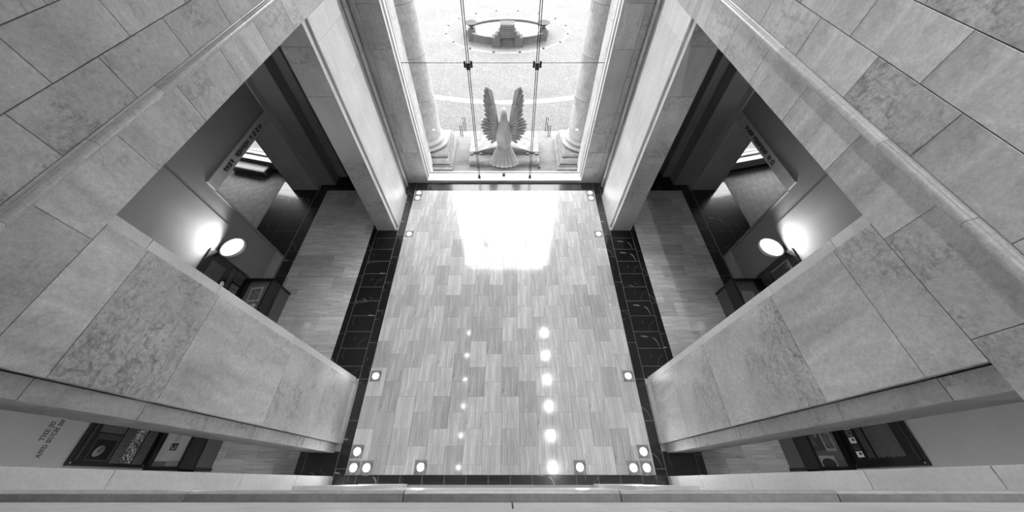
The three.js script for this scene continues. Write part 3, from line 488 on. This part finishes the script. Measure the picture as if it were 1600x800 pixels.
/* ------------------------------------------------------------------ outside: landing, steps, plaza */
{
  const g = struct('ground', 'pale paved forecourt outside the glazing');
  part(g, 'landing', span(-6, 6, -1.4, -0.3, -9.95, -12.4), M.landing);
  for (let k = 0; k < 3; k++) part(g, 'step', span(-6, 6, -1.4, -0.45 - k * 0.15, -12.4 - k * 0.32, -12.41 - (k + 1) * 0.32), M.landing);
  part(g, 'paving', span(-60, 60, -1.4, -0.9, -9.9, -90), M.paving);
  const oval = (rx0, rz0, rx1, rz1, y, n = 96) => { const sh = new THREE.Shape(); sh.absellipse(0, 0, rx1, rz1, 0, Math.PI * 2); const h = new THREE.Path(); h.absellipse(0, 0, rx0, rz0, 0, Math.PI * 2, true); sh.holes.push(h); return new THREE.ExtrudeGeometry(sh, { depth: y, bevelEnabled: false, curveSegments: n / 2 }).rotateX(-Math.PI / 2); };
  part(g, 'paving_band', oval(11.1, 9.15, 11.55, 9.6, 0.006), M.band, [0, -0.9, -25.5]);
  part(g, 'paving_band', oval(4.1, 3.5, 4.32, 3.7, 0.006), M.band, [0, -0.9, -25.5]);
  for (let k = 0; k < 16; k++) {
    const a = (k + 0.5) / 16 * Math.PI * 2, t = thing('ground_light', 'small dark ground light set in the pale ring round the fountain', 'ground light', [4.21 * Math.cos(a), -0.894, -25.5 + 3.6 * Math.sin(a)], 'ground lights round the fountain');
    part(t, 'housing', new THREE.CylinderGeometry(0.07, 0.075, 0.06, 10), M.steel, [0, 0.03, 0]);
  }
  // fountain
  const f = thing('fountain', 'oval stone fountain with a stepped central block on the forecourt', 'fountain', [0.04, -0.9, -24.65]);
  part(f, 'basin_wall', oval(2.5, 1.45, 2.75, 1.68, 0.42), M.fountain); part(f, 'basin_rim', oval(2.44, 1.4, 2.8, 1.73, 0.05), M.band, [0, 0.42, 0]);
  part(f, 'water', (() => { const sh = new THREE.Shape(); sh.absellipse(0, 0, 2.5, 1.45, 0, Math.PI * 2); return new THREE.ExtrudeGeometry(sh, { depth: 0.3, bevelEnabled: false, curveSegments: 40 }).rotateX(-Math.PI / 2); })(), phys(0.35, 0.1, null, { clearcoat: 1, ior: 1.6 }));
  const cen = part(f, 'cascade_block', span(-0.46, 0.46, 0, 1.2, 1.15, 1.85), M.fountain);
  for (let k = 0; k < 6; k++) part(cen, 'cascade_step', span(-0.45, 0.45, 1.2 - k * 0.1 - 0.12, 1.2 - k * 0.1 - 0.04, 1.83, 1.9 + k * 0.035), M.darkPaving);
  for (const s of [-1, 1]) for (const [x0, x1, h] of [[0.46, 0.58, 0.85], [0.58, 0.78, 0.68], [0.78, 0.98, 0.52]]) part(f, 'shoulder_block', span(s * x0, s * x1, 0, h, 1.25, 1.95), M.fountain);
  part(f, 'dark_apron', oval(0.1, 0.1, 2.7, 1.1, 0.004), M.darkPaving, [0, 0, 1.15]);  // flat oval of darker paving in front of the basin
  for (const s of [-1, 1]) {
    const pr = part(f, 'urn_pier', span(-0.24, 0.24, 0, 0.62, -0.24, 0.24), M.fountain, [s * 2.32, 0, 0.75]);
    part(pr, 'urn_bowl', new THREE.LatheGeometry([[0, 0.62], [0.14, 0.62], [0.1, 0.72], [0.2, 0.82], [0.42, 0.96], [0.4, 0.98], [0.18, 0.87], [0, 0.86]].map((p) => new THREE.Vector2(...p)), 28), M.fountain);
  }
  // handrails on the steps
  for (const s of [-1, 1]) for (const dx of [0, 0.08]) {
    const h = thing('handrail', 'slim dark steel handrail on the forecourt steps', 'handrail', [s * (1.85 + dx), -0.3, -12.28], 'handrails on the steps');
    const tb = (a, b, r = 0.016) => { const v = new THREE.Vector3().subVectors(b, a), g = new THREE.CylinderGeometry(r, r, v.length(), 8); g.applyQuaternion(new THREE.Quaternion().setFromUnitVectors(new THREE.Vector3(0, 1, 0), v.clone().normalize())); return g.translate((a.x + b.x) / 2, (a.y + b.y) / 2, (a.z + b.z) / 2); };
    const V = (y, z) => new THREE.Vector3(0, y, z);
    part(h, 'post', tb(V(0, 0), V(0.52, 0)), M.steel); part(h, 'post', tb(V(-0.45, -1.1), V(0.27, -1.1)), M.steel); part(h, 'rail', tb(V(0.52, 0.02), V(0.27, -1.12), 0.016), M.steel);
  }
  // columns
  const prof = (list) => new THREE.LatheGeometry(list.map((p) => new THREE.Vector2(...p)), 48);
  for (const s of [-1, 1]) {
    const c = thing('portico_column', 'tall pale stone column on a moulded square plinth outside the glass', 'column', [s * 3.01, -0.3, -11], 'columns either side of the eagle');
    part(c, 'plinth', join([mv(ubox(1.92, 0.14, 1.92), 0, 0.07, 0), mv(ubox(1.84, 0.05, 1.84), 0, 0.16, 0), mv(ubox(1.7, 0.3, 1.7), 0, 0.33, 0), mv(ubox(1.6, 0.155, 1.6), 0, 0.5575, 0)]), M.ped);
    part(c, 'base', prof([[0, 0.635], [0.72, 0.635], [0.755, 0.67], [0.765, 0.71], [0.745, 0.755], [0.69, 0.775], [0.635, 0.79], [0.62, 0.83], [0.65, 0.85], [0.675, 0.885], [0.66, 0.92], [0.6, 0.94], [0.575, 0.97], [0.56, 1.0], [0, 1.0]]), M.column);
    const ys = [1.0, 2.5, 3.85, 5.2, 6.55, 7.9, 9.25, 9.7], rad = (y) => 0.555 - 0.075 * Math.pow((y - 1) / 8.7, 1.6);
    for (let k = 0; k + 1 < ys.length; k++) part(c, 'drum', prof([[0, ys[k] + 0.004], [rad(ys[k]) - 0.006, ys[k] + 0.004], [rad(ys[k]), ys[k] + 0.012], [rad((ys[k] + ys[k + 1]) / 2), (ys[k] + ys[k + 1]) / 2], [rad(ys[k + 1]), ys[k + 1] - 0.012], [rad(ys[k + 1]) - 0.006, ys[k + 1] - 0.004], [0, ys[k + 1] - 0.004]]), M.column);
    part(c, 'capital', join([prof([[0, 9.7], [0.5, 9.7], [0.55, 9.76], [0.6, 9.9], [0, 9.9]]), mv(ubox(1.3, 0.14, 1.3), 0, 9.97, 0)]), M.column);
  }
  const en = thing('entablature', 'stone beam resting across the two outdoor columns', 'beam', [0, 9.75, -11]);
  part(en, 'beam', mv(ubox(9, 0.7, 1.0), 0, 0.35, 0), M.column); part(en, 'cornice', mv(ubox(9.4, 0.2, 1.3), 0, 0.8, 0), M.column);
  const bx = thing('floodlight', 'small black floodlight box on the ground beside the eagle pedestal', 'floodlight', [1.36, -0.3, -10.2]);
  part(bx, 'housing', mv(ubox(0.09, 0.09, 0.09), 0, 0.05, 0), M.frame); part(bx, 'bracket', mv(ubox(0.05, 0.02, 0.12), 0, 0.01, 0), M.steel);
}

/* ------------------------------------------------------------------ eagle on its pedestal */
{
  const p = thing('statue_pedestal', 'low stepped stone pedestal with an arched back under the eagle', 'pedestal', [-0.03, -0.3, 0]);
  part(p, 'base', span(-1.38, 1.38, 0, 0.2, -10.29, -11.9), M.ped); part(p, 'base_cap', span(-1.33, 1.33, 0.2, 0.212, -10.32, -11.85), M.landing);
  const sh = new THREE.Shape(); sh.moveTo(-1.38, 0.2); sh.lineTo(1.38, 0.2); sh.lineTo(1.38, 0.28); sh.lineTo(1.05, 0.29); sh.quadraticCurveTo(0.75, 0.44, 0.35, 0.5); sh.lineTo(-0.35, 0.5); sh.quadraticCurveTo(-0.75, 0.44, -1.05, 0.29); sh.lineTo(-1.38, 0.28); sh.lineTo(-1.38, 0.2);
  part(p, 'arched_block', new THREE.ExtrudeGeometry(sh, { depth: 0.9, bevelEnabled: true, bevelSize: 0.012, bevelThickness: 0.012, bevelSegments: 1, curveSegments: 14 }), M.ped, [0, 0, -11.72]);
  for (const s of [-1, 1]) for (const x of [1.3, 0.93]) part(p, 'bracket', mv(ubox(0.12, 0.06, 0.1), 0, 0.24, 0), M.ped, [s * x, 0, -10.76]);

  const e = thing('eagle_statue', 'carved stone eagle with raised wings seen from behind, perched on the pedestal', 'statue', [-0.03, 0.2, -10.9]);
  // body: one lofted surface from rump to beak; ring = [y, z, rx, rz], local z = world z + 10.9
  const rings = [[0.13, 0.5, 0.01, 0.02], [0.16, 0.47, 0.1, 0.08], [0.24, 0.4, 0.2, 0.15], [0.34, 0.29, 0.27, 0.22], [0.55, 0.14, 0.33, 0.27], [0.76, 0.02, 0.31, 0.27], [0.92, -0.05, 0.245, 0.235], [1.04, -0.1, 0.175, 0.19], [1.13, -0.14, 0.14, 0.165], [1.23, -0.19, 0.135, 0.165], [1.32, -0.25, 0.122, 0.15], [1.39, -0.3, 0.085, 0.1], [1.42, -0.33, 0.01, 0.01]];
  const N = 28, pos = [], uv = [], idx = [];
  const cr = new THREE.CatmullRomCurve3(rings.map((r) => new THREE.Vector3(r[0], r[1], 0))), cr2 = new THREE.CatmullRomCurve3(rings.map((r) => new THREE.Vector3(r[2], r[3], 0)));
  const RN = 60; for (let i = 0; i <= RN; i++) { const a = cr.getPoint(i / RN), b = cr2.getPoint(i / RN); for (let k = 0; k <= N; k++) { const th = k / N * Math.PI * 2, fe = 1 + 0.018 * Math.sin(th * 14 + (i % 4 < 2 ? 0 : Math.PI)) * (i > 8 && i < 46 ? 1 : 0.2); pos.push(b.x * fe * Math.cos(th), a.x + 0.3 * b.y * Math.sin(th), a.y + b.y * fe * Math.sin(th)); uv.push(k / N, i / RN); } }
  for (let i = 0; i < RN; i++) for (let k = 0; k < N; k++) { const a = i * (N + 1) + k, b = a + N + 1; idx.push(a, b, a + 1, b, b + 1, a + 1); }
  const bg = new THREE.BufferGeometry(); bg.setAttribute('position', new THREE.Float32BufferAttribute(pos, 3)); bg.setAttribute('uv', new THREE.Float32BufferAttribute(uv, 2)); bg.setIndex(idx); bg.computeVertexNormals();
  const body = part(e, 'body', bg, M.statue);
  part(body, 'beak', new THREE.ConeGeometry(0.045, 0.17, 10).rotateX(-Math.PI / 2 - 0.35), M.statue, [0, 1.27, -0.45]);
  for (const s of [-1, 1]) part(e, 'leg', join([mv(new THREE.CylinderGeometry(0.09, 0.06, 0.3, 12), 0, -0.0, 0), mv(ubox(0.16, 0.05, 0.22), 0, -0.06, -0.03)]), M.statue, [s * 0.17, 0.15, 0.05]);
  // feathers: pointed oval with a raised shaft, lying in local x-y, base at origin, tip at +y
  const fcache = new Map();
  function feather(len, w, th = 0.03, round = 0.25) {
    const key = [len.toFixed(2), w.toFixed(2), th, round].join(); if (fcache.has(key)) return fcache.get(key);
    const P = [], I = [], rows = 8; const prof = (t) => w / 2 * (t < 1 - round ? 0.72 + 0.28 * Math.sin(Math.PI / 2 * Math.min(1, t / 0.5)) : Math.sqrt(Math.max(0, 1 - ((t - 1 + round) / round) ** 2)));
    for (let i = 0; i <= rows; i++) { const t = i < 6 ? i / 6 * (1 - round) : 1 - round + round * [0.55, 0.85, 1][i - 6], h = prof(t), y = t * len; P.push(-h, y, 0, -h, y, th * 0.35, 0, y, th, h, y, th * 0.35, h, y, 0, 0, y, -th * 0.4); }
    for (let i = 0; i < rows; i++) for (let k = 0; k < 6; k++) { const a = i * 6 + k, b = i * 6 + (k + 1) % 6; I.push(a, b, a + 6, b, b + 6, a + 6); }
    const g0 = new THREE.BufferGeometry(); g0.setAttribute('position', new THREE.Float32BufferAttribute(P, 3)); g0.setIndex(I); const g = g0.toNonIndexed(); g.computeVertexNormals();
    const q = g.attributes.position, u = []; for (let i = 0; i < q.count; i++) u.push(q.getX(i), q.getY(i)); g.setAttribute('uv', new THREE.Float32BufferAttribute(u, 2)); fcache.set(key, g); return g;
  }
  function placeFeather(parent, name, A, B, w, th, round, roll = 0) {
    const a = new THREE.Vector3(...A), b = new THREE.Vector3(...B), d = b.clone().sub(a), len = d.length(); d.normalize();
    const back = new THREE.Vector3(0, 0.45, 1); const xax = new THREE.Vector3().crossVectors(d, back).normalize(), zax = new THREE.Vector3().crossVectors(xax, d).normalize();
    const m = part(parent, name, feather(Math.round(len * 50) / 50, w, th, round), M.statue); m.position.copy(a); m.quaternion.setFromRotationMatrix(new THREE.Matrix4().makeBasis(xax, d, zax)); if (roll) m.rotateY(roll); return m;
  }
  for (const s of [-1, 1]) {
    const wg = new THREE.Group(); wg.name = 'wing'; e.add(wg);
    // arm of the wing: a tapered lump carrying the feathers
    const armCurve = new THREE.CatmullRomCurve3([[0.2, 0.72, 0.08], [0.27, 1.0, 0.0], [0.31, 1.35, -0.06], [0.36, 1.66, -0.1]].map((v) => new THREE.Vector3(s * v[0], v[1], v[2])));
    part(wg, 'arm', new THREE.TubeGeometry(armCurve, 16, 0.075, 10), M.statue);
    // tip positions from the top feather down to the lowest (x, y)
    const tips = [[0.44, 2.18], [0.53, 2.26], [0.6, 2.27], [0.655, 2.2], [0.69, 2.03], [0.7, 1.86], [0.7, 1.68], [0.7, 1.52], [0.71, 1.36], [0.76, 1.2], [0.845, 1.09], [0.885, 0.97], [0.88, 0.83], [0.83, 0.7], [0.77, 0.58], [0.71, 0.45], [0.63, 0.33], [0.52, 0.22]];
    tips.forEach(([x, y], i) => { const t = i / (tips.length - 1), b = [s * (0.33 - 0.08 * t), 1.42 - 0.98 * t, -0.06 + 0.16 * t]; placeFeather(wg, 'feather', b, [s * x, y, -0.2 + 0.26 * t + (i % 2 ? 0.035 : 0)], 0.12 - 0.012 * t, 0.09, 0.2, s * 0.32); });
    for (let row = 0; row < 3; row++) for (let i = 0; i < 12; i++) { // small covert feathers in three rows
      const t = i / 11, bx = 0.24 + 0.1 * (1 - t) + row * 0.045, by = 1.55 - 1.05 * t - row * 0.03, ang = 1.2 - 1.25 * t, len = 0.17 - 0.01 * row;
      placeFeather(wg, 'covert', [s * bx, by, 0.0 + 0.15 * t + 0.035 - row * 0.012], [s * (bx + len * Math.cos(ang)), by + len * Math.sin(ang), -0.01 + 0.14 * t + 0.045 - row * 0.012], 0.1, 0.06, 0.4, s * 0.25);
    }
  }
  const tg = new THREE.Group(); tg.name = 'tail'; e.add(tg);
  for (let k = 0; k < 13; k++) { const u = (k - 6) / 6, a = u * 0.52; placeFeather(tg, 'feather', [u * 0.2, 0.26 + 0.02 * Math.abs(u), 0.42 - 0.04 * u * u], [Math.sin(a) * 1.06, -0.35 + 0.14 * (1 - Math.cos(a)) * 4, 0.86 - 0.07 * u * u + (k % 2 ? 0.03 : 0)], 0.15, 0.1, 0.13); }
}
console.log('outside built');
for (const o of scene.children) o.traverse((m) => { if (m.isMesh) m.castShadow = m.receiveShadow = true; });
renderer.render(scene, camera);
